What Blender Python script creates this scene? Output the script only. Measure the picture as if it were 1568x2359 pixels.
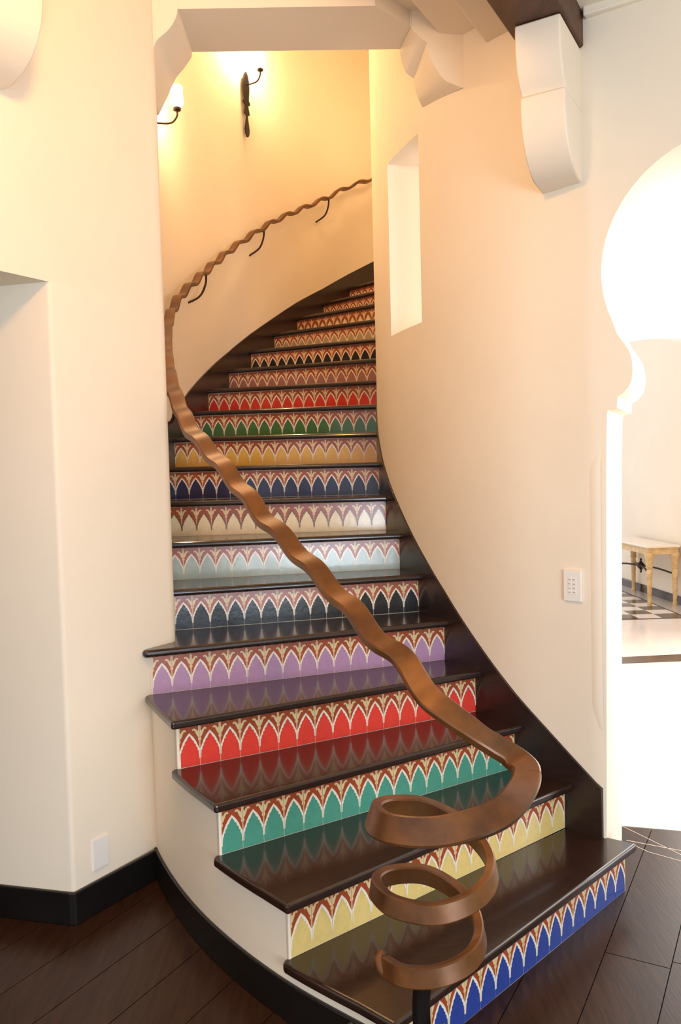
import bpy, bmesh, math, random
from mathutils import Vector, Matrix
from mathutils.geometry import tessellate_polygon

random.seed(7)
S = bpy.context.scene
COL = S.collection
for o in list(bpy.data.objects):
    bpy.data.objects.remove(o)

# ------------------------------------------------------------------ camera
W, Hh = 1568, 2359
F_PX, PITCH, ROLL, EYE = 1876.4, math.radians(2.588), math.radians(-1.459), 1.5953
cam_d = bpy.data.cameras.new('camera')
cam = bpy.data.objects.new('camera', cam_d)
COL.objects.link(cam)
S.camera = cam
cam_d.sensor_fit = 'VERTICAL'
cam_d.sensor_height = 36.0
cam_d.sensor_width = 24.0
cam_d.lens = F_PX / Hh * 36.0
cam_d.clip_start = 0.05
cp, sp, cr, sr = math.cos(PITCH), math.sin(PITCH), math.cos(ROLL), math.sin(ROLL)
fwd = Vector((0, cp, -sp)); rt = Vector((1, 0, 0)); up = Vector((0, sp, cp))
r2 = cr * rt + sr * up
u2 = -sr * rt + cr * up
M = Matrix((r2, u2, -fwd)).transposed().to_4x4()
M.translation = Vector((0, 0, EYE))
cam.matrix_world = M

# ------------------------------------------------------------------ world, lights, exposure
S.view_settings.view_transform = 'Standard'
S.view_settings.look = 'None'
S.view_settings.exposure = 0.7
S.view_settings.gamma = 1.0
S.view_settings.use_curve_mapping = False
wd = bpy.data.worlds.new('World'); S.world = wd
wd.use_nodes = True
bg = wd.node_tree.nodes['Background']
bg.inputs[0].default_value = (0.90, 0.93, 1.0, 1)
bg.inputs[1].default_value = 0.82

def lamp(name, kind, loc, energy, color, size=None, target=None, size_y=None):
    l = bpy.data.lights.new(name, kind)
    l.energy = energy; l.color = color
    if kind == 'AREA':
        l.shape = 'RECTANGLE'; l.size = size; l.size_y = size_y or size
    elif size: l.shadow_soft_size = size
    o = bpy.data.objects.new(name, l); COL.objects.link(o)
    o.location = loc
    if target is not None:
        o.rotation_euler = (Vector(target) - Vector(loc)).to_track_quat('-Z', 'Y').to_euler()
    return o
# daylight from an assumed tall window of the marble hall beyond the keyhole arch
lamp('hall_light', 'AREA', (3.86, 3.1, 1.9), 64, (0.92, 0.95, 1.0), 2.4, (-0.6, 3.1, 0.9), 2.8)
lamp('hall_light', 'AREA', (3.86, 6.6, 2.1), 60, (1.0, 0.95, 0.87), 2.2, (1.0, 2.4, 0.3), 2.8)  # second light, unseen source added to brighten the floor before the arch
# cool light added behind the camera, as from assumed entry doors
lamp('assumed_entry_light', 'AREA', (2.4, -2.2, 0.95), 115, (0.68, 0.84, 1.0), 2.2, (-0.7, 3.2, 0.6), 1.5)
# added warm light without fixture, an assumed source high up left of the beam
lamp('assumed_warm_light', 'POINT', (-0.35, 1.45, 3.35), 48, (1.0, 0.55, 0.19), 0.14)

# unseen warm fill added at the head of the stairs to brighten the stairwell
lamp('stair_fill_light', 'POINT', (0.75, 7.15, 4.7), 4, (1.0, 0.70, 0.38), 0.12)

# ------------------------------------------------------------------ materials
def lin(c):
    return tuple(((x / 255.0) / 12.92 if x / 255.0 <= 0.04045 else ((x / 255.0 + 0.055) / 1.055) ** 2.4) for x in c)
MATS = {}
def mat(name, rgb, rough=0.5, metal=0.0, var=0.0, scale=8.0, bump=0.0, bscale=None, coat=0.0, spec=0.5,
        stretch=(1, 1, 1), rgb2=None, detail=4.0, rvar=0.0, coat_rough=0.05, rotz=0.0):
    m = bpy.data.materials.new(name); m.use_nodes = True
    nt = m.node_tree; b = nt.nodes['Principled BSDF']
    c = lin(rgb)
    b.inputs['Base Color'].default_value = (*c, 1)
    b.inputs['Roughness'].default_value = rough
    b.inputs['Metallic'].default_value = metal
    b.inputs['Coat Weight'].default_value = coat
    b.inputs['Coat Roughness'].default_value = coat_rough
    b.inputs['Specular IOR Level'].default_value = spec
    tc = nt.nodes.new('ShaderNodeTexCoord'); mp = nt.nodes.new('ShaderNodeMapping')
    mp.inputs['Scale'].default_value = stretch
    mp.inputs['Rotation'].default_value = (0, 0, rotz)
    geo = nt.nodes.new('ShaderNodeNewGeometry')
    nt.links.new(geo.outputs['Position'], mp.inputs['Vector'])
    if var or rgb2 or rvar:
        n = nt.nodes.new('ShaderNodeTexNoise'); n.inputs['Scale'].default_value = scale
        n.inputs['Detail'].default_value = detail; n.inputs['Roughness'].default_value = 0.6
        nt.links.new(mp.outputs['Vector'], n.inputs['Vector'])
        r = nt.nodes.new('ShaderNodeValToRGB')
        r.color_ramp.elements[0].position = 0.3; r.color_ramp.elements[1].position = 0.7
        a = lin(rgb2) if rgb2 else tuple(x * (1 - var) for x in c)
        d = c if rgb2 else tuple(min(1, x * (1 + var)) for x in c)
        r.color_ramp.elements[0].color = (*a, 1); r.color_ramp.elements[1].color = (*d, 1)
        nt.links.new(n.outputs['Fac'], r.inputs['Fac'])
        nt.links.new(r.outputs['Color'], b.inputs['Base Color'])
        if rvar:
            mr = nt.nodes.new('ShaderNodeMapRange')
            mr.inputs['To Min'].default_value = max(0.02, rough - rvar); mr.inputs['To Max'].default_value = rough + rvar
            nt.links.new(n.outputs['Fac'], mr.inputs['Value'])
            nt.links.new(mr.outputs['Result'], b.inputs['Roughness'])
    if bump:
        n2 = nt.nodes.new('ShaderNodeTexNoise'); n2.inputs['Scale'].default_value = bscale or scale * 3
        n2.inputs['Detail'].default_value = 3.0
        nt.links.new(mp.outputs['Vector'], n2.inputs['Vector'])
        bp = nt.nodes.new('ShaderNodeBump'); bp.inputs['Strength'].default_value = bump
        bp.inputs['Distance'].default_value = 0.01
        nt.links.new(n2.outputs['Fac'], bp.inputs['Height'])
        nt.links.new(bp.outputs['Normal'], b.inputs['Normal'])
    MATS[name] = m
    return m
def emis(name, rgb, strength):
    m = bpy.data.materials.new(name); m.use_nodes = True
    b = m.node_tree.nodes['Principled BSDF']
    b.inputs['Base Color'].default_value = (*lin(rgb), 1)
    b.inputs['Emission Color'].default_value = (*lin(rgb), 1)
    b.inputs['Emission Strength'].default_value = strength
    MATS[name] = m
    return m

mat('plaster', (240, 225, 203), 0.85, var=0.025, scale=1.6, bump=0.05, bscale=7, spec=0.25)
mat('black_base', (22, 19, 18), 0.32, var=0.2, scale=6)
mat('tread_wood', (44, 27, 21), 0.2, var=0.3, scale=5, stretch=(3, 14, 14), bump=0.02, bscale=20, coat=0.35, coat_rough=0.08)
mat('stringer_wood', (40, 24, 20), 0.3, var=0.3, scale=4, stretch=(3, 3, 12), coat=0.2, coat_rough=0.15)
mat('floor_wood', (56, 34, 22), 0.3, var=0.3, scale=4, stretch=(12, 1.2, 1), rotz=-math.radians(61), coat=0.06, coat_rough=0.2, spec=0.18, bump=0.03, bscale=9)
mat('floor_gap', (14, 10, 8), 0.6)
mat('grout', (222, 202, 182), 0.7)
mat('tile_rust', (162, 72, 40), 0.24, var=0.12, scale=30, bump=0.03, bscale=60)
mat('tile_cream', (236, 222, 200), 0.2)
mat('tile_brown', (122, 84, 58), 0.2)
mat('tile_tan', (226, 196, 146), 0.2)
mat('bronze', (128, 80, 38), 0.36, metal=0.3, rgb2=(80, 50, 29), scale=7, detail=7, rvar=0.1, bump=0.05, bscale=22, spec=0.45)
mat('iron', (58, 36, 26), 0.45, metal=0.4, var=0.25, scale=14)
mat('iron_black', (26, 21, 19), 0.4, metal=0.3, var=0.2, scale=14)
mat('beam_wood', (92, 52, 26), 0.5, rgb2=(62, 34, 18), scale=3, stretch=(8, 2, 8), bump=0.08)
mat('marble', (244, 232, 222), 0.12, rgb2=(232, 214, 204), scale=1.3, detail=8)
mat('marble_dark', (70, 54, 46), 0.15, var=0.2, scale=3)
mat('marble_grey', (196, 182, 164), 0.15, var=0.08, scale=3)
mat('white_plastic', (238, 232, 224), 0.4)
mat('keypad_mark', (120, 104, 90), 0.6)
mat('table_cream', (226, 196, 146), 0.5, rgb2=(196, 158, 104), scale=14, bump=0.08)
mat('table_top_marble', (240, 224, 204), 0.2, var=0.04, scale=5)
mat('pale_line', (214, 196, 176), 0.4)
emis('lit_glass', (255, 226, 170), 14.0)

GLAZE = {1: (44, 66, 140), 2: (222, 192, 118), 3: (78, 148, 126), 4: (222, 66, 54), 5: (176, 136, 168),
         6: (30, 28, 28), 7: (174, 186, 176), 8: (236, 214, 172), 9: (44, 46, 78), 10: (222, 170, 78),
         11: (66, 108, 58), 12: (204, 50, 36), 13: (156, 104, 96), 14: (26, 20, 18), 15: (168, 146, 112),
         16: (232, 204, 152), 17: (120, 66, 44), 18: (196, 150, 96)}
for k, c in GLAZE.items():
    mat('glaze_%d' % k, c, 0.16, var=0.06, scale=40, bump=0.04, bscale=45, coat=0.08, spec=0.4)

# ------------------------------------------------------------------ helpers
def link(o, parent=None):
    COL.objects.link(o)
    if parent: o.parent = parent
    return o
def obj(name, verts, faces, material, parent=None, smooth=False, mats=None, midx=None, bevel=0, bseg=2, angle=40):
    me = bpy.data.meshes.new(name)
    me.from_pydata([tuple(v) for v in verts], [], faces)
    if mats:
        for m in mats: me.materials.append(MATS[m])
        for p, i in zip(me.polygons, midx): p.material_index = i
    else:
        me.materials.append(MATS[material])
    bm = bmesh.new(); bm.from_mesh(me)
    bmesh.ops.recalc_face_normals(bm, faces=bm.faces)
    bm.to_mesh(me); bm.free()
    if smooth:
        me.polygons.foreach_set('use_smooth', [True] * len(me.polygons))
        try: me.set_sharp_from_angle(angle=math.radians(angle))
        except Exception: pass
    me.update()
    o = bpy.data.objects.new(name, me)
    link(o, parent)
    if bevel:
        b = o.modifiers.new('bevel', 'BEVEL'); b.width = bevel; b.segments = bseg
        b.limit_method = 'ANGLE'; b.angle_limit = math.radians(35)
    return o
def empty(name, loc=(0, 0, 0), rz=0):
    o = bpy.data.objects.new(name, None); link(o)
    o.empty_display_size = 0.1
    o.location = loc; o.rotation_euler = (0, 0, rz)
    return o
def tag(o, label=None, cat=None, group=None, kind=None):
    if label: o['label'] = label
    if cat: o['category'] = cat
    if group: o['group'] = group
    if kind: o['kind'] = kind
    return o
def struct(o, label=None):
    o['kind'] = 'structure'
    if label: o['label'] = label
    return o
def box_vf(x0, x1, y0, y1, z0, z1):
    v = [(x0, y0, z0), (x1, y0, z0), (x1, y1, z0), (x0, y1, z0), (x0, y0, z1), (x1, y0, z1), (x1, y1, z1), (x0, y1, z1)]
    f = [(0, 3, 2, 1), (4, 5, 6, 7), (0, 1, 5, 4), (1, 2, 6, 5), (2, 3, 7, 6), (3, 0, 4, 7)]
    return v, f
def prism(poly, z0, z1):
    """vertical prism over plan polygon; z1 may be a list of heights"""
    n = len(poly)
    zt = z1 if isinstance(z1, (list, tuple)) else [z1] * n
    zb = z0 if isinstance(z0, (list, tuple)) else [z0] * n
    v = [(p[0], p[1], zb[i]) for i, p in enumerate(poly)] + [(p[0], p[1], zt[i]) for i, p in enumerate(poly)]
    tris = tessellate_polygon([[Vector((p[0], p[1], 0)) for p in poly]])
    f = [tuple(t) for t in tris] + [tuple(i + n for i in t) for t in tris]
    f += [(i, (i + 1) % n, (i + 1) % n + n, i + n) for i in range(n)]
    return v, f
def prism_ngon(poly, z0, z1):
    n = len(poly)
    v = [(p[0], p[1], z0) for p in poly] + [(p[0], p[1], z1) for p in poly]
    f = [tuple(range(n)), tuple(range(n, 2 * n))] + [(i, (i + 1) % n, (i + 1) % n + n, i + n) for i in range(n)]
    return v, f
def catmull(P, n=6):
    P = [Vector(p) for p in P]; out = []
    for i in range(len(P) - 1):
        p0 = P[max(i - 1, 0)]; p1 = P[i]; p2 = P[i + 1]; p3 = P[min(i + 2, len(P) - 1)]
        if i == 0: p0 = 2 * p1 - p2
        if i == len(P) - 2: p3 = 2 * p2 - p1
        for k in range(n):
            t = k / n
            out.append(0.5 * ((2 * p1) + (p2 - p0) * t + (2 * p0 - 5 * p1 + 4 * p2 - p3) * t * t + (3 * p1 - p0 - 3 * p2 + p3) * t ** 3))
    out.append(P[-1])
    return out
def offset2(P, d):
    """offset a plan polyline to its left by d"""
    out = []
    for i in range(len(P)):
        a = P[max(i - 1, 0)]; b = P[min(i + 1, len(P) - 1)]
        t = Vector((b[0] - a[0], b[1] - a[1])).normalized()
        out.append(Vector((P[i][0] - t.y * d, P[i][1] + t.x * d)))
    return out
def strip_solid(front, back, zb, zt):
    """closed wall between two plan polylines of the same length"""
    n = len(front); v = []; f = []
    zb = zb if isinstance(zb, list) else [zb] * n
    zt = zt if isinstance(zt, list) else [zt] * n
    for i in range(n):
        v += [(front[i][0], front[i][1], zb[i]), (front[i][0], front[i][1], zt[i]), (back[i][0], back[i][1], zt[i]), (back[i][0], back[i][1], zb[i])]
    for i in range(n - 1):
        a, b = 4 * i, 4 * i + 4
        for k in range(4):
            f.append((a + k, a + (k + 1) % 4, b + (k + 1) % 4, b + k))
    f.append((0, 1, 2, 3)); f.append((4 * n - 4, 4 * n - 3, 4 * n - 2, 4 * n - 1))
    return v, f
def tube_vf(P, R, seg=8, cap=True):
    P = [Vector(p) for p in P]; v = []; f = []
    n = len(P); R = R if isinstance(R, (list, tuple)) else [R] * n
    prev = None
    for i in range(n):
        t = (P[min(i + 1, n - 1)] - P[max(i - 1, 0)]).normalized()
        if prev is None:
            a = Vector((0, 0, 1)) if abs(t.z) < 0.9 else Vector((1, 0, 0))
            u = t.cross(a).normalized()
        else:
            u = (prev - t * prev.dot(t)).normalized()
        prev = u; w = t.cross(u)
        for k in range(seg):
            an = 2 * math.pi * k / seg
            v.append(P[i] + (u * math.cos(an) + w * math.sin(an)) * R[i])
    for i in range(n - 1):
        for k in range(seg):
            f.append((i * seg + k, i * seg + (k + 1) % seg, (i + 1) * seg + (k + 1) % seg, (i + 1) * seg + k))
    if cap:
        f.append(tuple(range(seg))); f.append(tuple((n - 1) * seg + k for k in range(seg)))
    return v, f
def lathe_vf(prof, seg=16, c=(0, 0, 0)):
    v = []; f = []
    for r, z in prof:
        for k in range(seg):
            a = 2 * math.pi * k / seg
            v.append((c[0] + r * math.cos(a), c[1] + r * math.sin(a), c[2] + z))
    n = len(prof)
    for i in range(n - 1):
        for k in range(seg):
            f.append((i * seg + k, i * seg + (k + 1) % seg, (i + 1) * seg + (k + 1) % seg, (i + 1) * seg + k))
    f.append(tuple(range(seg))); f.append(tuple((n - 1) * seg + k for k in range(seg)))
    return v, f
def bar_vf(P, side, w, hgt, c=0.3):
    """sweep a chamfered rectangle (w along side, hgt across) along P; side, w, hgt per point"""
    n = len(P); v = []; f = []
    for i in range(n):
        t = (Vector(P[min(i + 1, n - 1)]) - Vector(P[max(i - 1, 0)])).normalized()
        s = Vector(side[i]); s = (s - t * s.dot(t)).normalized()
        q = t.cross(s)
        a, b = w[i] / 2, hgt[i] / 2
        k = min(a, b) * c
        for x, y in ((a, b - k), (a - k, b), (-a + k, b), (-a, b - k), (-a, -b + k), (-a + k, -b), (a - k, -b), (a, -b + k)):
            v.append(Vector(P[i]) + s * x + q * y)
    for i in range(n - 1):
        for k in range(8):
            f.append((i * 8 + k, i * 8 + (k + 1) % 8, (i + 1) * 8 + (k + 1) % 8, (i + 1) * 8 + k))
    f.append(tuple(range(8))); f.append(tuple((n - 1) * 8 + k for k in range(8)))
    return v, f
def join(parts):
    V = []; F = []
    for v, f in parts:
        b = len(V); V += [tuple(p) for p in v]; F += [tuple(i + b for i in q) for q in f]
    return V, F

# ------------------------------------------------------------------ stair geometry (metres)
HR, TW, TH, TT = 0.185, 0.0775, 0.1544, 0.0306     # rise, tile pitch, tile height, tread thickness
RIS = {1: (0.570, 2.539, 0.785, 0, 17), 2: (0.336, 2.736, 0.676, 0, 17), 3: (0.139, 2.957, 0.573, 0, 17), 4: (-0.018, 3.191, 0.483, 0, 17),
       5: (-0.153, 3.457, 0.374, 0, 17), 6: (-0.264, 3.741, 0.287, 0, 17), 7: (-0.349, 4.015, 0.203, 0, 17), 8: (-0.413, 4.325, 0.086, 0, 17),
       9: (-0.433, 4.6535, 0.010, 1, 17), 10: (-0.429, 4.987, -0.060, 1, 17), 11: (-0.399, 5.265, -0.165, 1, 17),
       12: (-0.270, 5.597, -0.256, 0, 16), 13: (-0.189, 5.924, -0.350, 0, 16), 14: (-0.071, 6.187, -0.424, 0, 16),
       15: (0.052, 6.437, -0.554, 0, 16), 16: (0.201, 6.703, -0.634, 0, 16), 17: (0.385, 6.963, -0.736, 0, 16), 18: (0.598, 7.180, -0.798, 0, 16)}
def rp(i, n):
    x, y, a, _, _ = RIS[i]
    s = TW * (n - 8.5)
    return Vector((x + s * math.cos(a), y + s * math.sin(a)))
def rdir(i):
    a = RIS[i][2]
    return Vector((math.cos(a), math.sin(a))), Vector((-math.sin(a), math.cos(a)))
INN = [(.964, 3.043), (.853, 3.152), (.693, 3.314), (.565, 3.497), (.46, 3.698), (.368, 3.927), (.296, 4.148), (.244, 4.381), (.224, 4.66), (.229, 4.948),
       (.255, 5.2), (.30, 5.45), (.365, 5.72), (.455, 5.96), (.56, 6.18), (.70, 6.41), (.86, 6.62), (1.05, 6.80), (1.27, 6.95), (1.5, 7.08)]
OUT = [(-.766, 3.216), (-.9, 3.56), (-.985, 3.885), (-1.03, 4.27), (-1.035, 4.64), (-1.01, 5.02), (-.97, 5.36), (-.907, 5.763), (-.808, 6.15), (-.671, 6.458),
       (-.508, 6.783), (-.33, 7.093), (-.104, 7.405), (.138, 7.651), (.4, 7.87), (.7, 8.05), (1.0, 8.19), (1.4, 8.3)]
inn = [Vector((p[0], p[1])) for p in catmull([(x, y, 0) for x, y in INN], 6)]
out = [Vector((p[0], p[1])) for p in catmull([(x, y, 0) for x, y in OUT], 6)]
RIS[19] = (0.833, 7.380, -0.878, 0, 16); RIS[20] = (1.068, 7.580, -0.958, 0, 16)
def pitch(p):
    s = {}
    for i in RIS:
        x, y, a, _, _ = RIS[i]
        s[i] = (p[0] - x) * -math.sin(a) + (p[1] - y) * math.cos(a)
    if s[1] < 0: return HR * (1 + s[1] / 0.3)
    for i in range(1, 20):
        if s[i] >= 0 and s[i + 1] < 0: return HR * (i + s[i] / (s[i] - s[i + 1]))
    return HR * 20
CEIL = 5.6     # top of the stair well

# ------------------------------------------------------------------ floor: dark planks
floor = empty('floor'); struct(floor, 'dark stained wide plank wooden floor around the foot of the stairs')
v, f = box_vf(-3.4, 3.2, -1.2, 3.62, -0.06, -0.012)
obj('sub_floor', v, f, 'floor_gap', floor)
ang = math.radians(61.0); pd = Vector((math.cos(ang), math.sin(ang))); pn = Vector((-pd.y, pd.x))
def clip_poly(poly, a, b, c):      # keep a*x+b*y<=c
    o_ = []
    for i in range(len(poly)):
        p, q = poly[i], poly[(i + 1) % len(poly)]
        dp, dq = a * p[0] + b * p[1] - c, a * q[0] + b * q[1] - c
        if dp <= 0: o_.append(p)
        if (dp < 0 < dq) or (dq < 0 < dp):
            t = dp / (dp - dq); o_.append((p[0] + (q[0] - p[0]) * t, p[1] + (q[1] - p[1]) * t))
    return o_
PW = 0.203
for k in range(-8, 18):
    o0 = -0.275 - 0.2 + k * PW        # offset along pn ; seams near those seen
    s = -0.9 + random.random() * 0.7
    if k in (-1, 0, 1): s = [-0.0, -0.75, -0.4][k + 1]
    while s < 4.4:
        L = 1.5 + random.random() * 0.9
        if k == 0: L = 0.8 + (0.0 if s < 0 else 0.0) + 2.0 * (s > 2.0) + 0.92
        g = 0.0016
        quad = [pd * (s + g) + pn * (o0 + g), pd * (s + L - g) + pn * (o0 + g), pd * (s + L - g) + pn * (o0 + PW - g), pd * (s + g) + pn * (o0 + PW - g)]
        poly = [(q.x, q.y) for q in quad]
        # stop at the marble threshold, the room bounds
        for a, b, c in ((0.276, 0.961, 3.76), (0, -1, 1.0), (1, 0, 3.1), (-1, 0, 3.3), (0, 1, 3.6)):
            poly = clip_poly(poly, a, b, c)
            if len(poly) < 3: break
        if len(poly) >= 3:
            v, f = prism_ngon(poly, -0.012, random.uniform(-0.0006, 0.0))
            obj('plank', v, f, 'floor_wood', floor)
        s += L

# thin pale lines on the floor by the threshold of the arch
def pale_line(pts, w=0.0022):
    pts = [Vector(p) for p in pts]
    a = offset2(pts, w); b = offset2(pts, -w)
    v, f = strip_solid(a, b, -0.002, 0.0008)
    obj('pale_floor_line', v, f, 'pale_line', floor)
pale_line([(1.22, 3.565), (1.40, 3.21)], 0.0014); pale_line([(1.189, 3.425), (1.44, 3.282)], 0.0018); pale_line([(1.209, 3.37), (1.243, 3.313), (1.40, 3.178)], 0.0015)

# ------------------------------------------------------------------ left wall with doorway
wd_ = Vector((0.538, 0.843)); wn = Vector((0.843, -0.538))     # along wall (away), room normal
CN = Vector((-0.995, 2.872))                                   # corner of the doorway
E = Vector((-0.695, 3.345))                                    # edge of the pier at the stair opening
DT = 2.295
jd = Vector((-0.97, 0.241))
NEAR = CN - wd_ * 1.1
def P2(v): return (v.x, v.y)
def arris(c, d_in, d_out, r, n=5):
    """rounded corner: points from c+d_in*r to c+d_out*r"""
    a = c + d_in * r; b = c + d_out * r
    return [a * (1 - t) ** 2 + c * 2 * t * (1 - t) + b * t * t for t in [k / n for k in range(n + 1)]]
EB = Vector((-0.785, 3.68))
e_r = arris(E, -wd_, (EB - E).normalized(), 0.03)
c_r = arris(CN, jd, wd_, 0.014, 4)
tail = [EB, Vector((-1.10, 3.80)), CN + jd * 0.45]
far0 = NEAR - wd_ * 2.2
lower = c_r + e_r + tail
upper = [far0] + e_r + [EB, Vector((-1.10, 3.80)), CN + jd * 0.45, far0 + jd * 0.45]
nearblk = [far0, NEAR, NEAR + jd * 0.45, far0 + jd * 0.45]
v, f = join([prism([P2(p) for p in lower], 0.0, DT), prism([P2(p) for p in upper], DT, CEIL), prism([P2(p) for p in nearblk], 0.0, DT)])
wall_left = struct(obj('wall_left', v, f, 'plaster', smooth=True, angle=30), 'cream plaster wall with a doorway left of the stair opening')
# side room seen through that doorway
v, f = join([box_vf(-3.5, -3.4, 0.0, 4.7, 0, 3.3), box_vf(-3.4, -1.22, 4.6, 4.7, 0, 3.3), box_vf(-3.5, -1.45, 0.3, 4.7, 3.2, 3.3)])
struct(obj('wall_side_room', v, f, 'plaster'), 'plaster walls of the side room through the left doorway')
v, f = box_vf(-3.4, -1.2, 2.6, 4.6, -0.05, -0.0015)
struct(obj('floor_side_room', v, f, 'floor_wood'), 'dark wooden floor of the side room')
# black baseboard: jamb + pier
def base_run(name, pts, d=0.014, hgt=0.12):
    fr = offset2(pts, d)
    v, f = strip_solid(fr, pts, 0.0, hgt)
    return obj(name, v, f, 'black_base', bevel=0.004, bseg=2)
L5 = Vector((-.766, 3.216))
bl = base_run('baseboard_left', [L5 + wd_ * 0.02, CN + wd_ * 0.02, CN + wd_ * 0.002, CN + jd * 0.012, CN + jd * 0.03, CN + jd * 0.45], 0.014)
struct(bl, 'black baseboard along the foot of the pier and into the doorway')
# ------------------------------------------------------------------ stair side walls
# outer (concave) wall of the stairwell
o_front = offset2(out, 0.008)          # left of travel = outside
o_back = offset2(out, 0.20)
i0 = 8
v, f = strip_solid(o_front[i0:], o_back[i0:], 0.0, CEIL)
struct(obj('wall_stairwell', v, f, 'plaster', smooth=True), 'curved cream outer wall of the stairwell')

v, f = box_vf(-1.7, 2.2, 3.6, 8.9, CEIL - 0.02, CEIL + 0.1)
struct(obj('ceiling_stairwell', v, f, 'plaster'), 'plaster ceiling high over the stairwell')
v, f = box_vf(1.42, 1.55, 6.9, 8.6, 0, CEIL)
struct(obj('wall_stair_top', v, f, 'plaster'), 'plaster wall closing the head of the stairs')

# inner wall: flares out beside the stairs, pierced by a slit window
def sub_at(P, y0):      # index of first point with y >= y0
    return next(i for i, p in enumerate(P) if p.y >= y0)
w_front = offset2(inn, -0.008)         # right of travel
w_front[0] = Vector((.978, 3.050))
w_back = offset2(inn, -0.34)
for i in range(12):
    k = i / 12.0
    w_back[i] = (inn[i] + Vector((0.10, 0.30))) * (1 - k) + w_back[i] * k
ia = min(range(len(inn)), key=lambda i: (inn[i] - Vector((.404, 3.839))).length)
ib = min(range(len(inn)), key=lambda i: (inn[i] - Vector((.276, 4.238))).length)
ZN0, ZN1 = 2.302, 3.17
zs = [0.0, ZN0, ZN1, CEIL]
V = []; Fc = []
n = len(w_front)
for i in range(n):
    for z in zs: V.append((w_front[i].x, w_front[i].y, z))
nb = len(V)
for i in range(n):
    for z in zs: V.append((w_back[i].x, w_back[i].y, z))
for i in range(n - 1):
    for k in range(3):
        if k == 1 and ia <= i < ib: continue
        a = i * 4 + k; b = (i + 1) * 4 + k
        Fc.append((a, b, b + 1, a + 1)); Fc.append((nb + a, nb + a + 1, nb + b + 1, nb + b))
    Fc.append((i * 4 + 3, i * 4 + 7, nb + i * 4 + 7, nb + i * 4 + 3))
    if ia <= i < ib:
        for k in (1, 2):
            a = i * 4 + k; b = (i + 1) * 4 + k
            Fc.append((a, b, nb + b, nb + a))
for i in (ia, ib):
    a = i * 4 + 1; Fc.append((a, a + 1, nb + a + 1, nb + a))
for i in (0, n - 1):
    for k in range(3):
        a = i * 4 + k; Fc.append((a, a + 1, nb + a + 1, nb + a))
wall_right = struct(obj('wall_right', V, Fc, 'plaster', smooth=True, angle=35), 'flaring curved cream wall right of the stairs with a slit opening')

# ------------------------------------------------------------------ keyhole arch wall on the right
P0 = Vector((.978, 3.050)); aa = math.radians(-34); ad = Vector((math.cos(aa), math.sin(aa))); an = Vector((-ad.y, ad.x))
prof = [(0.004, 0.0), (0.010, 0.60), (0.020, 1.655), (0.024, 1.80), (0.028, 1.812), (0.060, 1.817), (0.063, 1.858), (0.085, 1.872), (0.102, 1.890), (0.114, 1.915), (0.118, 1.945),
        (0.116, 1.985), (0.106, 2.022), (0.088, 2.05), (0.063, 2.088)]
cx_, cz_, rr_ = 0.436, 2.315, 0.428
a0 = math.atan2(2.14 - cz_, 0.036 - cx_)
if a0 < 0: a0 += 2 * math.pi
arc = []
for k in range(0, 25):
    t = a0 + (math.pi / 2 - a0) * k / 24
    arc.append((cx_ + rr_ * math.cos(t), cz_ + rr_ * math.sin(t)))
left_prof = prof + arc
full = left_prof + [(2 * cx_ - t, z) for t, z in reversed(left_prof[:-1])]
TWALL, SK = 0.40, -0.05
ZA = 3.9
outer = [(0.0, 0.0)] + full + [(2.6, 0.0), (2.6, ZA), (0.0, ZA)]
def aw(t, z, dep):
    p = P0 + ad * (t + SK * dep / TWALL) + an * dep
    return (p.x, p.y, z)
nO = len(outer)
tris = tessellate_polygon([[Vector((t, z, 0)) for t, z in outer]])
V = [aw(t, z, 0) for t, z in outer] + [aw(t, z, TWALL) for t, z in outer]
Fc = [tuple(q) for q in tris] + [tuple(i + nO for i in q) for q in tris]
Fc += [(i, (i + 1) % nO, (i + 1) % nO + nO, i + nO) for i in range(nO)]
struct(obj('wall_arch', V, Fc, 'plaster', smooth=True, angle=25), 'thick plaster wall with a keyhole arch opening to the marble hall')
# stopped chamfer: a shallow rounded bead with tapered ends beside the arch corner
V = []; Fc = []; NZ = 28; NX = 6
dd = (P0 - w_front[3]).normalized(); dn = Vector((-dd.y, dd.x)) * -1
if dn.x > 0: dn = -dn
for k in range(NZ + 1):
    z = 0.58 + (1.665 - 0.58) * k / NZ
    a = min(1.0, math.sqrt(max(0.0, min((z - 0.58) / 0.10, (1.665 - z) / 0.05))))
    for m in range(NX + 1):
        u_ = m / NX
        p = P0 - dd * (0.058 * (1 - u_) * a + 0.0005) + dn * (0.0085 * a * math.sin(math.pi * min(1, u_ * 0.75 + 0.02)) - 0.002)
        V.append((p.x, p.y, z))
for k in range(NZ):
    for m in range(NX):
        b = k * (NX + 1) + m
        Fc.append((b, b + 1, b + NX + 2, b + NX + 1))
struct(obj('trim_3', V, Fc, 'plaster', smooth=True, angle=80), 'rounded stopped chamfer on the corner beside the arch')

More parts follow.
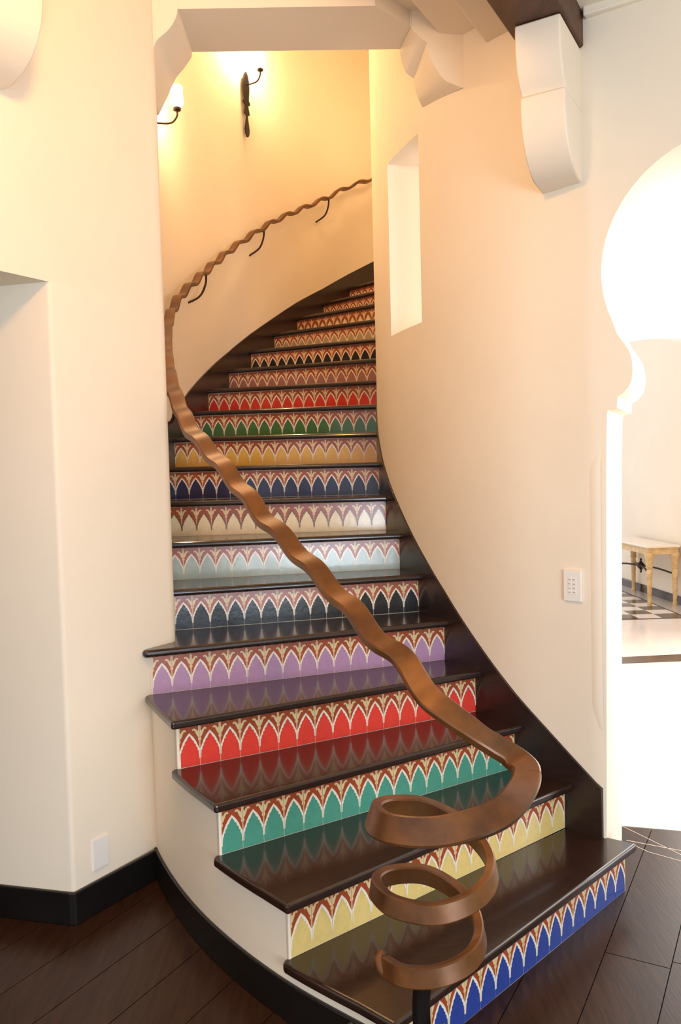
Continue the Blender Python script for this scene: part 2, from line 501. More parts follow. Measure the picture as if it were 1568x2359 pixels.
# ------------------------------------------------------------------ portal head over the stair opening
ZS = 3.475
lin_front = [(-0.80, 3.345), (0.19, 3.36), (0.345, 3.52), (0.70, 3.52)]
lin_back = [(0.70, 3.80), (0.42, 3.78), (0.312, 3.70), (-0.60, 3.68), (-0.95, 3.68)]
parts = [prism(lin_front + lin_back, ZS, CEIL), prism([(0.15, 3.37), (0.345, 3.525), (0.72, 3.525), (0.72, 3.40), (0.40, 3.32)], 3.66, 4.3)]
def loft(A, B):
    n = len(A); v = list(A) + list(B)
    f = [(i, i + 1, i + 1 + n, i + n) for i in range(n - 1)]
    ta = tessellate_polygon([[Vector((p[0], p[2], 0)) for p in A]]); tb_ = tessellate_polygon([[Vector((p[0], p[2], 0)) for p in B]])
    f += [tuple(t) for t in ta] + [tuple(i + n for i in t) for t in tb_] + [(0, n - 1, 2 * n - 1, n)]
    return v, f
brB = [(.312, 3.70, 3.85), (.316, 3.70, 3.455), (.325, 3.715, 3.42), (.342, 3.725, 3.385), (.377, 3.74, 3.365), (.379, 3.75, 3.352), (.384, 3.76, 3.335), (.392, 3.77, 3.31), (.403, 3.78, 3.29), (.42, 3.80, 3.265), (.75, 3.80, 3.265), (.75, 3.80, 3.85)]
brF = [(.345, 3.511, 3.85), (.352, 3.511, 3.459), (.372, 3.511, 3.44), (.392, 3.511, 3.42), (.414, 3.511, 3.404), (.416, 3.511, 3.385), (.422, 3.511, 3.355), (.442, 3.511, 3.309), (.483, 3.511, 3.25), (.555, 3.511, 3.214), (.75, 3.511, 3.214), (.75, 3.511, 3.85)]
def smooth_lobes(L):
    body_ = [Vector(p) for p in L[1:-2]]
    a_ = catmull(body_[:4], 4); b_ = catmull(body_[3:], 4)
    return [L[0]] + [tuple(p) for p in a_] + [tuple(p) for p in b_[1:]] + list(L[-2:])
parts.append(loft(smooth_lobes(brF), smooth_lobes(brB)))
blF = [(-.600, 3.345, 3.50), (-.600, 3.345, 3.474), (-.603, 3.345, 3.455), (-.61, 3.345, 3.435), (-.622, 3.345, 3.415), (-.645, 3.345, 3.388), (-.69, 3.345, 3.35), (-.705, 3.345, 3.30), (-.725, 3.345, 3.22), (-.80, 3.345, 3.20), (-.80, 3.345, 3.50)]
blB = [(-.600, 3.68, 3.50), (-.601, 3.68, 3.478), (-.605, 3.68, 3.455), (-.617, 3.68, 3.435), (-.640, 3.68, 3.405), (-.672, 3.68, 3.370), (-.690, 3.68, 3.34), (-.719, 3.68, 3.281), (-.757, 3.68, 3.210), (-.82, 3.68, 3.17), (-.95, 3.68, 3.50)]
parts.append(loft(smooth_lobes(blF), smooth_lobes(blB)))
v, f = join(parts)
struct(obj('trim_1', v, f, 'plaster', smooth=True, angle=30), 'plaster portal head with lobed corner brackets over the stairs')

# ------------------------------------------------------------------ ceiling of the room: sloped plaster, plaster ribs, wooden beam on a corbel
bd = Vector((-0.5, -0.866)); bn = Vector((-0.866, 0.5)); BW = Vector((.925, 3.08))   # beam direction out of the wall, leftward normal, wall point
def bpt(w, s_): 
    p = BW + bn * w + bd * s_
    return p
def swept_profile(prof_wz, s0, s1):
    n = len(prof_wz)
    v = [(bpt(w, s0).x, bpt(w, s0).y, z) for w, z in prof_wz] + [(bpt(w, s1).x, bpt(w, s1).y, z) for w, z in prof_wz]
    tr = tessellate_polygon([[Vector((w, z, 0)) for w, z in prof_wz]])
    f = [tuple(t) for t in tr] + [tuple(i + n for i in t) for t in tr] + [(i, (i + 1) % n, (i + 1) % n + n, i + n) for i in range(n)]
    return v, f
cp_ = [(-2.4, 3.275), (0.19, 3.275), (0.20, 3.33), (0.405, 3.335), (0.425, 3.42), (0.615, 3.44), (0.64, 3.53), (0.845, 3.55), (0.87, 3.65), (1.03, 3.67), (1.07, 4.3), (-2.4, 4.3)]
v, f = swept_profile(cp_, -0.42, 1.1)
struct(obj('ceiling', v, f, 'plaster', bevel=0.015, bseg=2), 'stepped plaster ceiling bands above the right wall')
v, f = swept_profile([(-2.6, 3.275), (0.10, 3.275), (0.10, 3.5), (-2.6, 3.5)], 1.1, 4.6)
struct(obj('ceiling_low', v, f, 'plaster'), 'low plaster ceiling right of the beam')
v, f = box_vf(3.05, 3.2, -2.4, 1.68, 0, 4.3)
struct(obj('wall_room_right', v, f, 'plaster'), 'plaster side wall of the room right of the arch')
v, f = box_vf(-3.3, 3.6, -2.4, 3.36, 4.28, 4.4)
struct(obj('ceiling_room', v, f, 'plaster'), 'high plaster ceiling left of the beam')
v, f = swept_profile([(-2.4, 3.245), (-0.02, 3.245), (-0.02, 3.30), (-2.4, 3.30)], -0.3, 0.03)
struct(obj('trim_2', v, f, 'plaster', bevel=0.006), 'thin plaster cornice at the top of the arch wall')
bm_t = empty('ceiling_beam', (BW.x, BW.y, 3.15))
tag(bm_t, 'dark brown wooden ceiling beam resting on the scrolled plaster corbel at top right', 'beam')
v, f = swept_profile([(-0.012, 3.152), (0.192, 3.152), (0.192, 3.46), (-0.012, 3.46)], -0.02, 4.4)
v = [(x - BW.x, y - BW.y, z - 3.15) for x, y, z in v]
obj('timber', v, f, 'beam_wood', bm_t, bevel=0.006)

CPROF = [(-.06, 0.0), (.27, 0.0), (.272, -.05), (.268, -.10), (.255, -.15), (.232, -.19), (.200, -.222), (.218, -.228), (.220, -.28), (.212, -.33), (.192, -.38), (.158, -.425), (.11, -.46), (.055, -.482), (-.06, -.49)]
def corbel(name, base, dirn, side, width, z, label, scale=1.0):
    t = empty(name, (base.x, base.y, z)); tag(t, label, 'corbel', 'plaster corbels on the walls')
    def piece(nm, prof_, lo, hi):
        n = len(prof_); V = []
        for w in (lo, hi):
            for s_, dz in prof_:
                p = dirn * s_ * scale + side * w
                V.append((p.x, p.y, dz * scale))
        tr = tessellate_polygon([[Vector((a, b, 0)) for a, b in prof_]])
        F = [tuple(q) for q in tr] + [tuple(i + n for i in q) for q in tr] + [(i, (i + 1) % n, (i + 1) % n + n, i + n) for i in range(n)]
        return obj(nm, V, F, 'plaster', t, smooth=True, angle=30, bevel=0.006)
    piece('upper_lobe', [p for p in CPROF[:7]] + [(-.06, -.224)], 0, width)
    piece('lower_lobe', [(-.06, -.224)] + CPROF[6:], 0, width)
    return t
corbel('wall_corbel', BW, bd, bn, 0.16, 3.15, 'cream plaster scroll corbel under the wooden beam at upper right')
cb2 = CN - wd_ * 0.15
corbel('wall_corbel', cb2, wn, -wd_, 0.17, 3.375, 'pale plaster scroll corbel cut off by the top left corner of the photo', 1.0)

# ------------------------------------------------------------------ the staircase
stair = empty('staircase', (0.3, 2.6, 0))
tag(stair, 'curving staircase with dark wood treads and colourful arch patterned tile risers', 'staircase')
SO = Vector((0.3, 2.6, 0))
def loc(v): return [(p[0] - SO.x, p[1] - SO.y, p[2] - SO.z) for p in v]

# tile meshes: one arch per tile, half a lily at each edge, relief glaze lines
TWI, THI = TW - 0.0018, TH - 0.0036
def poly_prism_y(poly, y0, y1, mi):
    n = len(poly)
    v = [(x, y1, z) for x, z in poly] + [(x, y0, z) for x, z in poly]      # y0 = front (smaller y)
    tr = tessellate_polygon([[Vector((x, z, 0)) for x, z in poly]])
    f = [tuple(i + n for i in t) for t in tr] + [(i, (i + 1) % n, (i + 1) % n + n, i + n) for i in range(n)]
    return v, f, [mi] * len(f)
def uv(u, w): return (u * TWI, w * THI)
AO = [(0.0, .33), (0.0, .405), (.045, .435), (.075, .475), (.125, .525), (.165, .585), (.235, .645), (.30, .697), (.385, .747), (.44, .777), (.5, .812)]
AI = [(.05, .30), (.062, .36), (.098, .368), (.115, .438), (.168, .455), (.19, .522), (.258, .545), (.285, .607), (.36, .632), (.41, .685), (.5, .748)]
def mir(L): return [(1 - u, w) for u, w in L]
def make_tile(k):
    parts = []
    v, f = box_vf(0, TWI, 0.0, 0.007, 0, THI)
    parts.append((v, f, [0] * 6))
    sp_ = [uv(0, .40)] + [uv(*p) for p in AO[1:]] + [uv(*p) for p in reversed(mir(AO)[1:-1])] + [uv(1, .40), uv(1, 1), uv(0, 1)]
    parts.append(poly_prism_y(sp_, -0.0005, 0.0, 1))
    for a_o, a_i in ((AO, AI), (mir(AO), mir(AI))):
        for i in range(len(a_o) - 1):
            parts.append(poly_prism_y([uv(*a_o[i]), uv(*a_o[i + 1]), uv(*a_i[i + 1]), uv(*a_i[i])], -0.0016, 0.0, 2))
    for fl in (lambda L: L, mir):
        parts.append(poly_prism_y([uv(*p) for p in fl([(0, .17), (0.032, .17), (.038, .24), (.05, .30), (0.0, .33)])], -0.0016, 0, 2))
        body = [(0, .985), (.032, .955), (.056, .915), (.038, .87), (.085, .81), (.09, .745), (.045, .672), (.074, .64), (.055, .602), (.020, .588), (.016, .43), (0, .415)]
        parts.append(poly_prism_y([uv(*p) for p in fl(body)], -0.0013, 0, 3))
        cl = [(.055, .70), (.10, .765), (.15, .825), (.205, .868), (.262, .885), (.305, .872), (.322, .85)]
        hw = [.0026, .0040, .0042, .0036, .0032, .0036, .0018]
        cm = [Vector(uv(*p)) for p in fl(cl)]
        lo, hi = [], []
        for i in range(len(cm)):
            t = (cm[min(i + 1, len(cm) - 1)] - cm[max(i - 1, 0)]).normalized()
            nn = Vector((-t.y, t.x)) * hw[i]
            lo.append(tuple(cm[i] + nn)); hi.append(tuple(cm[i] - nn))
        for i in range(len(cm) - 1):
            parts.append(poly_prism_y([lo[i], lo[i + 1], hi[i + 1], hi[i]], -0.00105, 0, 3))
    V = []; F = []; MI = []
    for v, f, m in parts:
        b = len(V); V += v; F += [tuple(i + b for i in q) for q in f]; MI += m
    me = bpy.data.meshes.new('tile_%d' % k)
    me.from_pydata(V, [], F)
    line = 'tile_brown' if k in (8, 16) else 'tile_cream'
    for m in ('glaze_%d' % k, 'tile_rust', line, 'tile_tan'): me.materials.append(MATS[m])
    me.polygons.foreach_set('material_index', MI)
    bm = bmesh.new(); bm.from_mesh(me); bmesh.ops.recalc_face_normals(bm, faces=bm.faces); bm.to_mesh(me); bm.free()
    me.update()
    return me
COLN = {1: 'blue', 2: 'pale yellow', 3: 'teal', 4: 'red', 5: 'lilac', 6: 'black', 7: 'pale blue', 8: 'white', 9: 'navy', 10: 'golden yellow', 11: 'green',
        12: 'scarlet', 13: 'mauve', 14: 'black', 15: 'grey', 16: 'cream', 17: 'rust', 18: 'tan'}
for i in range(1, 19):
    x, y, a, n0, n1 = RIS[i]
    e, nb_ = rdir(i)
    A = rp(i, n0); zb = (i - 1) * HR
    me = make_tile(i)
    Lr = (n1 - n0) * TW
    v, f = box_vf(-0.008, Lr + 0.004, 0.0008, 0.03, 0.0, HR - TT)
    r = obj('riser', v, f, 'grout', stair)
    r.location = (A.x - SO.x, A.y - SO.y, zb); r.rotation_euler = (0, 0, a)
    r['label'] = 'riser faced with %s arch tiles' % COLN[i]
    for k in range(n1 - n0):
        t = bpy.data.objects.new('tile', me); link(t, r)
        t.location = (k * TW + 0.0009, random.uniform(-0.0004, 0.0002), 0.0016)
# treads
Lend = {i: rp(i, RIS[i][3]) for i in range(1, 20)}
Rend = {i: rp(i, RIS[i][4]) for i in range(1, 20)}
NOSE = 0.036
Lc = catmull([(Lend[i].x, Lend[i].y, 0) for i in (1, 2, 3, 4, 5, 6)], 8)
for i in range(1, 19):
    e, nb_ = rdir(i); e2, nb2 = rdir(i + 1)
    fl = Lend[i] - nb_ * NOSE; fr = Rend[i] - nb_ * NOSE
    bl_ = Lend[i + 1] + nb2 * 0.012; br_ = Rend[i + 1] + nb2 * 0.012
    poly = []
    if i <= 4:
        seg = [Vector((p.x, p.y)) for p in Lc[(i - 1) * 8:(i) * 8 + 1]]
        sg = offset2(seg, 0.032)
        first = fl - e * 0.034
        poly = [first] + [q for q in sg[2:]] + [bl_ - e2 * 0.02, bl_]
    elif i == 5:
        poly = [fl - e * 0.034, Lend[5] - e * 0.045 + nb_ * 0.02, Vector((-0.76, 3.40)), bl_ - e2 * 0.0]
    else:
        poly = [fl - e * 0.035, bl_ - e2 * 0.03]
    if i == 1:
        poly += [Vector((0.875, 3.17)), Vector((0.96, 3.085)), Vector((0.992, 3.062)), Vector((1.078, 2.985))]
    else:
        poly += [br_ + e2 * 0.012, fr + e * 0.012]
    if i == 1: poly = poly[:-1] + [Rend[1] - nb_ * NOSE + e * 0.03]
    # outline is clockwise; build
    v, f = prism_ngon([P2(p) for p in poly], i * HR - TT, i * HR)
    t = obj('tread', loc(v), f, 'tread_wood', stair, bevel=0.0135, bseg=4)
# plaster side of the open lower steps
side_o = [Vector((p.x, p.y)) for p in Lc[:37]]
so = offset2(side_o, 0.007); si = offset2(side_o, -0.12)
parts = []
for i in range(1, 5):
    seg = slice((i - 1) * 8, i * 8 + 1)
    parts.append(strip_solid(so[seg], si[seg], 0.0, i * HR - TT))
parts.append(strip_solid(so[32:], si[32:], 0.0, 4 * HR - TT))
v, f = join(parts)
obj('side_wall', loc(v), f, 'plaster', stair, smooth=True, angle=30)
# curved black base along that side
bs = offset2(side_o, 0.007); bo = offset2(side_o, 0.019)
v, f = strip_solid(bo, bs, 0.0, 0.12)
obj('base_strip', loc(v), f, 'black_base', stair, smooth=True, angle=30, bevel=0.003)
# stringers
def stringer(name, P, thick, i_from, i_to, end_cut=None):
    seg = P[i_from:i_to]
    bk = offset2(seg, thick)
    top = [pitch(p) + 0.13 for p in seg]
    bot = [max(0.0, pitch(p) - 0.34) for p in seg]
    v, f = strip_solid(seg, bk, bot, top)
    return obj(name, loc(v), f, 'stringer_wood', stair, smooth=True, angle=30, bevel=0.002)
st1 = stringer('stringer', inn, -0.024, 0, len(inn) - 8)
st2 = stringer('stringer', out, 0.024, 14, len(out) - 8)

# ------------------------------------------------------------------ handrail
rail_t = empty('handrail', (0.15, 1.85, 0))
tag(rail_t, 'wavy forged bronze handrail ending in a coiled spiral at the foot of the stairs', 'handrail')
RO = Vector((0.15, 1.85, 0))
def rloc(v): return [(p[0] - RO.x, p[1] - RO.y, p[2] - RO.z) for p in v]
WALLR = [(.70, 7.93, 4.60), (.358, 7.718, 4.344), (.138, 7.523, 4.205), (-.033, 7.349, 4.065), (-.245, 7.057, 3.88), (-.414, 6.766, 3.715), (-.538, 6.522, 3.57), (-.653, 6.278, 3.415), (-.753, 6.003, 3.25), (-.832, 5.66, 3.06), (-.89, 5.272, 2.86), (-.925, 4.983, 2.715), (-.93, 4.727, 2.58), (-.915, 4.52, 2.475)]
FREE = [(-0.884, 4.3, 2.37), (-0.824, 3.98, 2.215), (-0.764, 3.74, 2.079), (-0.714, 3.575, 1.982), (-0.657, 3.415, 1.892), (-0.582, 3.235, 1.79), (-0.494, 3.095, 1.703), (-0.395, 2.945, 1.605), (-0.313, 2.82, 1.52), (-0.246, 2.715, 1.449), (-0.169, 2.62, 1.382), (-0.104, 2.53, 1.323), (-0.044, 2.45, 1.268), (0.013, 2.37, 1.217), (0.061, 2.29, 1.17), (0.106, 2.225, 1.129), (0.16, 2.17, 1.089), (0.194, 2.11, 1.051), (0.226, 2.06, 1.011), (0.270, 2.030, 0.975), (0.325, 2.015, 0.942)]
CX, CY = .198, 1.915
TH_ = [22, 0, -45, -90, -135, -180, -225, -270, -315, -360, -405, -450, -495, -540, -585, -630, -675, -720, -765, -810, -850, -885]
def interp(x, X, Y):
    for i in range(len(X) - 1):
        if (X[i] >= x >= X[i + 1]):
            t = (x - X[i]) / (X[i + 1] - X[i]); return Y[i] + (Y[i + 1] - Y[i]) * t
    return Y[-1]
KT = [90, 0, -90, -180, -270, -360, -450, -540, -630, -720, -810, -890]
KZ = [.93, .865, .810, .780, .735, .655, .615, .605, .565, .492, .455, .425]
KR = [.24, .232, .165, .138, .138, .142, .142, .138, .130, .112, .115, .122]
COILP = []
for t in TH_:
    r_ = interp(t, KT, KR); z_ = interp(t, KT, KZ)
    COILP.append((CX + r_ * math.cos(math.radians(t)), CY + r_ * math.sin(math.radians(t)), z_))
def resample(P, step):
    out_ = [P[0]]; acc = 0
    for a, b in zip(P[:-1], P[1:]):
        d = (b - a).length
        while acc + d >= step:
            t = (step - acc) / d; a = a + (b - a) * t; out_.append(a); d = (b - a).length; acc = 0
        acc += d
    out_.append(P[-1])
    return out_
allp = catmull(WALLR + FREE + COILP, 8)
allp = resample(allp, 0.012)
nA = len(allp)
kc = min(range(nA), key=lambda i: (allp[i] - Vector(COILP[1])).length)
P = []; Sd = []; Wd = []; Hd = []
ph = 0.0
Lc_ = (nA - 1 - kc) * 0.012
for i, p in enumerate(allp):
    before = (kc - i) * 0.012                       # metres still to go to the coil
    fade = min(1.0, max(0.0, (before - 0.05) / 0.35))
    far = min(1.0, max(0.0, (p.y - 3.6) / 1.0))
    lam = 0.225 + (0.29 - 0.225) * far
    ph += 2 * math.pi * 0.012 / lam
    amp = (0.0085 + 0.0065 * far) * fade
    q = Vector(p) + Vector((0, 0, amp * math.sin(ph)))
    t = (allp[min(i + 1, nA - 1)] - allp[max(i - 1, 0)]).normalized()
    hs = Vector((t.y, -t.x, 0)).normalized()        # horizontal, right of travel (inward at the coil)
    after = max(0.0, -before) / Lc_                  # 0..1 along the coil
    if before > 0:
        lean = max(0.0, min(1.0, (0.62 - before) / 0.35))            # leans towards the treads before the turn
        lean *= max(0.0, min(1.0, before / 0.14))
        phi = math.radians(-14 + 8 * far - 26 * lean + 14 * max(0.0, 1 - before / 0.14))
    else: phi = math.radians(62 * min(1.0, after / 0.14) + 18 * min(1.0, max(0.0, after - 0.16) / 0.2))
    sd = hs * math.cos(phi) + Vector((0, 0, 1)) * math.sin(phi)
    g = max(0.0, 1 - abs(before) / 0.7)
    taper = min(1.0, max(0.0, after - 0.22) / 0.25)
    P.append(q); Sd.append(sd)
    Wd.append(0.063 - 0.010 * far + 0.002 * (1 if before < 0 else g) - 0.018 * taper); Hd.append(0.027 - 0.005 * far - 0.003 * taper)
v, f = bar_vf(P[:kc + 1], Sd[:kc + 1], Wd[:kc + 1], Hd[:kc + 1], 0.3)
obj('rail', rloc(v), f, 'bronze', rail_t, smooth=True, angle=40)
v, f = bar_vf(P[kc:], Sd[kc:], Wd[kc:], Hd[kc:], 0.3)
obj('volute', rloc(v), f, 'bronze', rail_t, smooth=True, angle=40)
coil = P[kc:]
# curled tip of the coil
tip = coil[-1]
tv, tf = tube_vf([tip + Vector((0.004, -0.006, -0.02)), tip + Vector((-0.008, 0.004, -0.008)), tip + Vector((-0.014, 0.014, 0.010)), tip + Vector((-0.006, 0.024, 0.026))], [0.014, 0.016, 0.015, 0.009], 10)
obj('tip', rloc(tv), tf, 'bronze', rail_t, smooth=True, angle=60)
# wall brackets
def bracket(a, wallp, drop):
    a = Vector(a); w = Vector(wallp)
    m1 = a + Vector((0, 0, -drop * 0.40)) + (w - a) * 0.05
    m2 = a + Vector((0, 0, -drop * 0.55)) + (w - a) * 0.33
    v, f = tube_vf(catmull([a, m1, m2, w], 5), 0.0075, 8)
    return obj('bracket', rloc(v), f, 'iron', rail_t, smooth=True)
def near_out(p):
    k = min(range(len(out)), key=lambda i: (out[i] - Vector((p[0], p[1]))).length)
    return out[k]
for c_ in ((-.033, 7.349, 4.055), (-.545, 6.51, 3.55), (-.855, 5.50, 2.955)):
    q = near_out(c_)
    bracket(c_, (q.x - 0.05, q.y - 0.075, c_[2] - 0.215), 0.15)
bracket((-.705, 3.55, 1.955), (-.775, 3.63, 1.845), 0.13)
# newel post with scroll feet standing on the floor
pp = [(0.165, 1.815, 0.45), (0.158, 1.83, 0.38), (0.160, 1.845, 0.28), (0.166, 1.855, 0.15), (0.168, 1.858, 0.0)]
pc = catmull(pp, 5)
v, f = bar_vf(pc, [Vector((0.85, 0.5, 0))] * len(pc), [0.040] * len(pc), [0.022] * len(pc), 0.3)
post = obj('newel_post', rloc(v), f, 'iron_black', rail_t, smooth=True, angle=50)
def foot(tipx):
    b0 = Vector((0.166, 1.856, 0.03)); tp = Vector(tipx)
    d_ = Vector((tp.x - b0.x, tp.y - b0.y, 0))
    pts = [b0, b0 + d_ * 0.55 + Vector((0, 0, 0.0)), b0 + d_ * 1.15 + Vector((0, 0, 0.08)), b0 + d_ * 1.2 + Vector((0, 0, tp.z * 0.7)), Vector((tp.x, tp.y, tp.z - 0.02)), b0 + d_ * 0.80 + Vector((0, 0, tp.z - 0.035))]
    cpt = catmull(pts, 6)
    v, f = tube_vf(cpt, [0.014] * len(cpt), 8)
    o = obj('scroll_foot', rloc(v), f, 'iron_black', post, smooth=True)
foot((0.205, 1.80, 0.335)); foot((-0.04, 1.78, 0.345))

# ------------------------------------------------------------------ wall sconces
def sconce(p, nrm, label):
    t = empty('wall_sconce', p); tag(t, label, 'wall lamp', 'iron wall sconces in the stairwell')
    nx = Vector((nrm[0], nrm[1], 0)).normalized(); tx = Vector((-nx.y, nx.x, 0))
    outl = [(0, 0.0), (.010, -.005), (.022, -.03), (.030, -.07), (.032, -.12), (.026, -.18), (.022, -.215), (.034, -.228), (.034, -.245), (.018, -.252), (.016, -.27), (.026, -.31), (.026, -.325), (.010, -.332), (.008, -.345), (.016, -.40), (.022, -.44), (.018, -.475), (.008, -.495), (0, -.498)]
    full_ = outl + [(-a, b) for a, b in reversed(outl[1:-1])]
    n = len(full_); V = []
    for d_ in (0.004, 0.014):
        for a, b in full_:
            q = tx * a * 1.25 + nx * d_; V.append((q.x, q.y, b))
    tr = tessellate_polygon([[Vector((a, b, 0)) for a, b in full_]])
    F = [tuple(q) for q in tr] + [tuple(i + n for i in q) for q in tr] + [(i, (i + 1) % n, (i + 1) % n + n, i + n) for i in range(n)]
    obj('backplate', V, F, 'iron_black', t, bevel=0.002)
    ap = [nx * 0.014 + Vector((0, 0, -.10)), nx * 0.06 + Vector((0, 0, -.105)), nx * 0.115 + Vector((0, 0, -.10)), nx * 0.145 + Vector((0, 0, -.065)), nx * 0.148 + Vector((0, 0, -.03))]
    v, f = tube_vf(catmull(ap, 5), 0.006, 8)
    obj('arm', v, f, 'iron', t, smooth=True)
    c = nx * 0.148
    v, f = lathe_vf([(.004, -.035), (.022, -.03), (.024, -.018), (.012, -.008)], 14, c)
    obj('cup', v, f, 'iron', t, smooth=True)
    v, f = lathe_vf([(.012, -.008), (.034, .0), (.040, .02), (.036, .055), (.034, .085), (.037, .10), (.030, .105)], 16, c)
    obj('glass_shade', v, f, 'lit_glass', t, smooth=True)
    l = bpy.data.lights.new('sconce_light', 'POINT'); l.energy = 22; l.color = (1.0, 0.71, 0.40); l.shadow_soft_size = 0.05
    lo = bpy.data.objects.new('sconce_light', l); link(lo, t); lo.location = c + Vector((0, 0, .16))
    return t
sconce((-.656, 6.462, 4.735), (0.85, -0.5), 'iron strap wall sconce with a lit glass shade on the far stairwell wall')
sconce((-1.026, 4.76, 3.74), (1.0, 0.10), 'lit wall sconce half hidden behind the left portal bracket')

# ------------------------------------------------------------------ keypad and blank plate
def plate(name, c, xdir, nrm, w, h_, label, cat, keys=False):
    t = empty(name, c); tag(t, label, cat)
    X = Vector((xdir[0], xdir[1], 0)).normalized(); N = Vector((nrm[0], nrm[1], 0)).normalized()
    def bx(nm, x0, x1, z0, z1, d0, d1, m, par=t, bev=0.0):
        V = []
        for d_ in (d0, d1):
            for (a, b) in ((x0, z0), (x1, z0), (x1, z1), (x0, z1)):
                q = X * a + N * d_; V.append((q.x, q.y, b))
        return obj(nm, V, [(0, 1, 2, 3), (4, 5, 6, 7), (0, 1, 5, 4), (1, 2, 6, 5), (2, 3, 7, 6), (3, 0, 4, 7)], m, par, bevel=bev)
    bx('plate', -w / 2, w / 2, -h_ / 2, h_ / 2, -0.004, 0.006, 'white_plastic', bev=0.002)
    if keys:
        for r_ in range(4):
            for c_ in range(2):
                x0 = -0.0165 + c_ * 0.018; z0 = 0.024 - r_ * 0.0165
                b = bx('button', x0, x0 + 0.0155, z0 - 0.007, z0 + 0.007, 0.004, 0.0075, 'white_plastic', bev=0.001)
                ww = random.uniform(0.009, 0.012)
                bx('engraving', x0 + 0.0015, x0 + 0.0015 + ww, z0 - 0.0005, z0 + 0.0012, 0.0072, 0.0078, 'keypad_mark', b)
    return t
plate('wall_keypad', (.8875, 3.1225, 1.147), (.71, -.70), (-.70, -.71), 0.074, 0.119, 'white lighting keypad with eight small buttons on the right wall', 'keypad', True)
pc_ = CN + wd_ * 0.125
plate('blank_plate', (pc_.x, pc_.y, 0.215), (wd_.x, wd_.y), (wn.x, wn.y), 0.075, 0.115, 'white blank wall plate low on the pier near the baseboard', 'wall plate')

# ------------------------------------------------------------------ marble hall beyond the arch
hall = empty('floor_hall'); struct(hall, 'pale marble floor of the hall beyond the arch')
def slab(name, poly, z0, z1, m, par=hall):
    v, f = prism_ngon(poly, z0, z1); return obj(name, v, f, m, par)
slab('marble_slab', [(1.0, 3.64), (1.0, 13.5), (6.0, 13.5), (6.0, 2.25), (1.0 + 5.0, 2.25)], -0.08, -0.004, 'marble')
slab('dark_band', [(1.6, 6.56), (3.9, 6.70), (3.9, 6.98), (1.6, 6.74)], -0.004, 0.0, 'marble_dark')
slab('grey_border', [(3.645, 8.5), (3.645, 13.0), (3.90, 13.0), (3.90, 8.5)], -0.004, 0.0, 'marble_grey')
slab('black_line', [(3.625, 8.5), (3.625, 13.0), (3.645, 13.0), (3.645, 8.5)], -0.004, 0.0005, 'marble_dark')
slab('black_line', [(1.6, 8.5), (1.6, 8.53), (3.625, 8.56), (3.625, 8.53)], -0.004, 0.0005, 'marble_dark')
sz = 0.245
vt, ft = box_vf(0, sz - 0.002, 0, sz - 0.002, -0.004, 0.0)
mw = bpy.data.meshes.new('hall_tile_light'); mw.from_pydata(vt, [], ft); mw.materials.append(MATS['marble'])
mk = bpy.data.meshes.new('hall_tile_dark'); mk.from_pydata(vt, [], ft); mk.materials.append(MATS['marble_dark'])
for i in range(5):
    for j in range(12):
        x0 = 3.62 - (i + 1) * sz; y0 = 8.57 + j * sz
        if (x0 + sz) / y0 < 0.30: continue
        t = bpy.data.objects.new('floor_tile', mk if (i + j) % 2 == 0 else mw); link(t, hall); t.location = (x0, y0, 0)
# far side wall of the hall: rounded top edge, open to the sky above
HX = 3.90
V = []; nseg = 24
ys = [7.7 + (13.5 - 7.7) * k / nseg for k in range(nseg + 1)]
tops = [3.159 + (y - 9.97) * (0.235 if y < 9.97 else 0.115) for y in ys]
fr = [Vector((HX - 0.045 * (y - 9.354), y)) for y in ys]
bk = [p + Vector((0.3, 0)) for p in fr]
v, f = strip_solid(fr, bk, 0.0, [max(0.5, t) for t in tops])
struct(obj('wall_hall', v, f, 'plaster', smooth=True), 'bright side wall of the hall behind the console table')
fb = [p + Vector((-0.012, 0)) for p in fr]
v, f = strip_solid(fb, fr, 0.0, 0.10)
struct(obj('baseboard_hall', v, f, 'marble_dark'), 'dark stone base along the hall wall')
# near part of the same wall with an assumed, unseen tall window
parts = [box_vf(HX, HX + 0.3, 1.2, 1.8, 0, 4.0), box_vf(HX, HX + 0.3, 4.4, 5.4, 0, 4.0)]
for y0_, y1_ in ((1.8, 4.4), (5.4, 7.7)):  # farther opening added to go with the second hall light
    parts += [box_vf(HX, HX + 0.3, y0_, y1_, 0, 0.5), box_vf(HX, HX + 0.3, y0_, y1_, 3.5, 4.0)]
v, f = join(parts)
struct(obj('wall_hall_assumed_window', v, f, 'plaster'))
win = empty('assumed_window_1', (HX + 0.1, 3.1, 0.5)); struct(win)
for yy in (1.8, 2.65, 3.5, 4.34):
    v, f = box_vf(0, 0.06, yy - 3.1, yy - 3.04, 0, 3.0); obj('mullion', v, f, 'beam_wood', win)
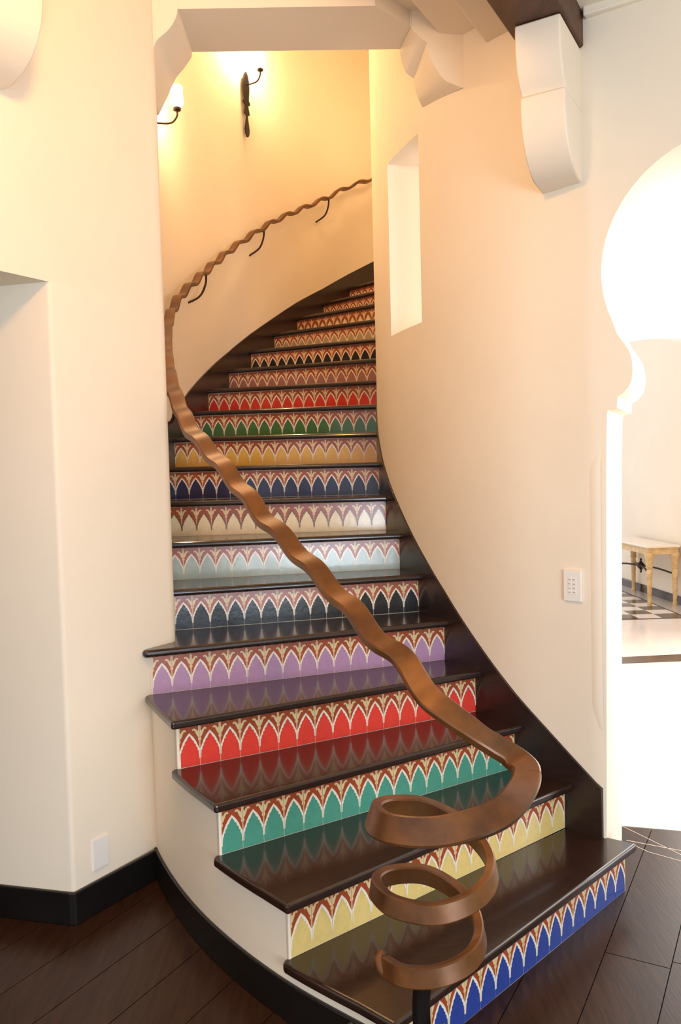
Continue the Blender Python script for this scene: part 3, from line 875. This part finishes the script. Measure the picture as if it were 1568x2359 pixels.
# console table
tb = empty('console_table', (3.655, 9.92, 0), 0.045); tag(tb, 'antique cream and gilt console table with iron stretchers in the marble hall', 'table')
hx, hy, zt = 0.18, 0.62, 0.70
v, f = box_vf(-hx - .02, hx + .01, -hy - .03, hy + .03, zt - 0.028, zt); obj('table_top', v, f, 'table_top_marble', tb, bevel=0.006)
v, f = join([box_vf(-hx - .01, hx, -hy - .015, hy + .015, zt - 0.046, zt - 0.028)]); obj('moulding', v, f, 'table_cream', tb, bevel=0.006)
v, f = join([box_vf(-hx, -hx + .025, -hy, hy, zt - .105, zt - .046), box_vf(hx - .03, hx - .005, -hy, hy, zt - .105, zt - .046), box_vf(-hx + .025, hx - .03, -hy, -hy + .025, zt - .105, zt - .046), box_vf(-hx + .025, hx - .03, hy - .025, hy, zt - .105, zt - .046)])
obj('apron', v, f, 'table_cream', tb)
leg_prof = [(.026, 0.0), (.030, .02), (.022, .05), (.024, .12), (.030, .30), (.034, .40), (.026, .42), (.040, .44), (.036, .47), (.040, .52), (.052, .56), (.056, .59), (.046, .615)]
lv, lf = lathe_vf(leg_prof, 12)
for sx in (-1, 1):
    for sy in (-1, 1):
        l = obj('leg', [(x + sx * (hx - .03), y + sy * (hy - .03), z) for x, y, z in lv], lf, 'table_cream', tb, smooth=True, angle=50)
        v, f = lathe_vf([(.012, -.035), (.035, -.02), (.040, 0), (.035, .02), (.012, .035)], 10)
        obj('rosette', [(sx * (hx - .03) + y_ * .6, sy * (hy - .03) + sy * .03 + z_ * .35, zt - .145 + x_) for x_, y_, z_ in v], f, 'table_cream', l, smooth=True)
for sx in (-1, 1):
    for sy in (-1, 1):
        a = Vector((sx * (hx - .03), sy * (hy - .03), .36)); b = Vector((0, 0, .40))
        m = (a + b) / 2 + Vector((0, 0, .015))
        v, f = tube_vf(catmull([a, m, b], 6), 0.011, 8)
        obj('stretcher', v, f, 'iron', tb, smooth=True)
v, f = lathe_vf([(.004, .31), (.014, .325), (.008, .34), (.02, .36), (.045, .385), (.045, .415), (.02, .44), (.008, .46), (.014, .475), (.004, .49)], 12)
obj('finial', v, f, 'iron', tb, smooth=True)
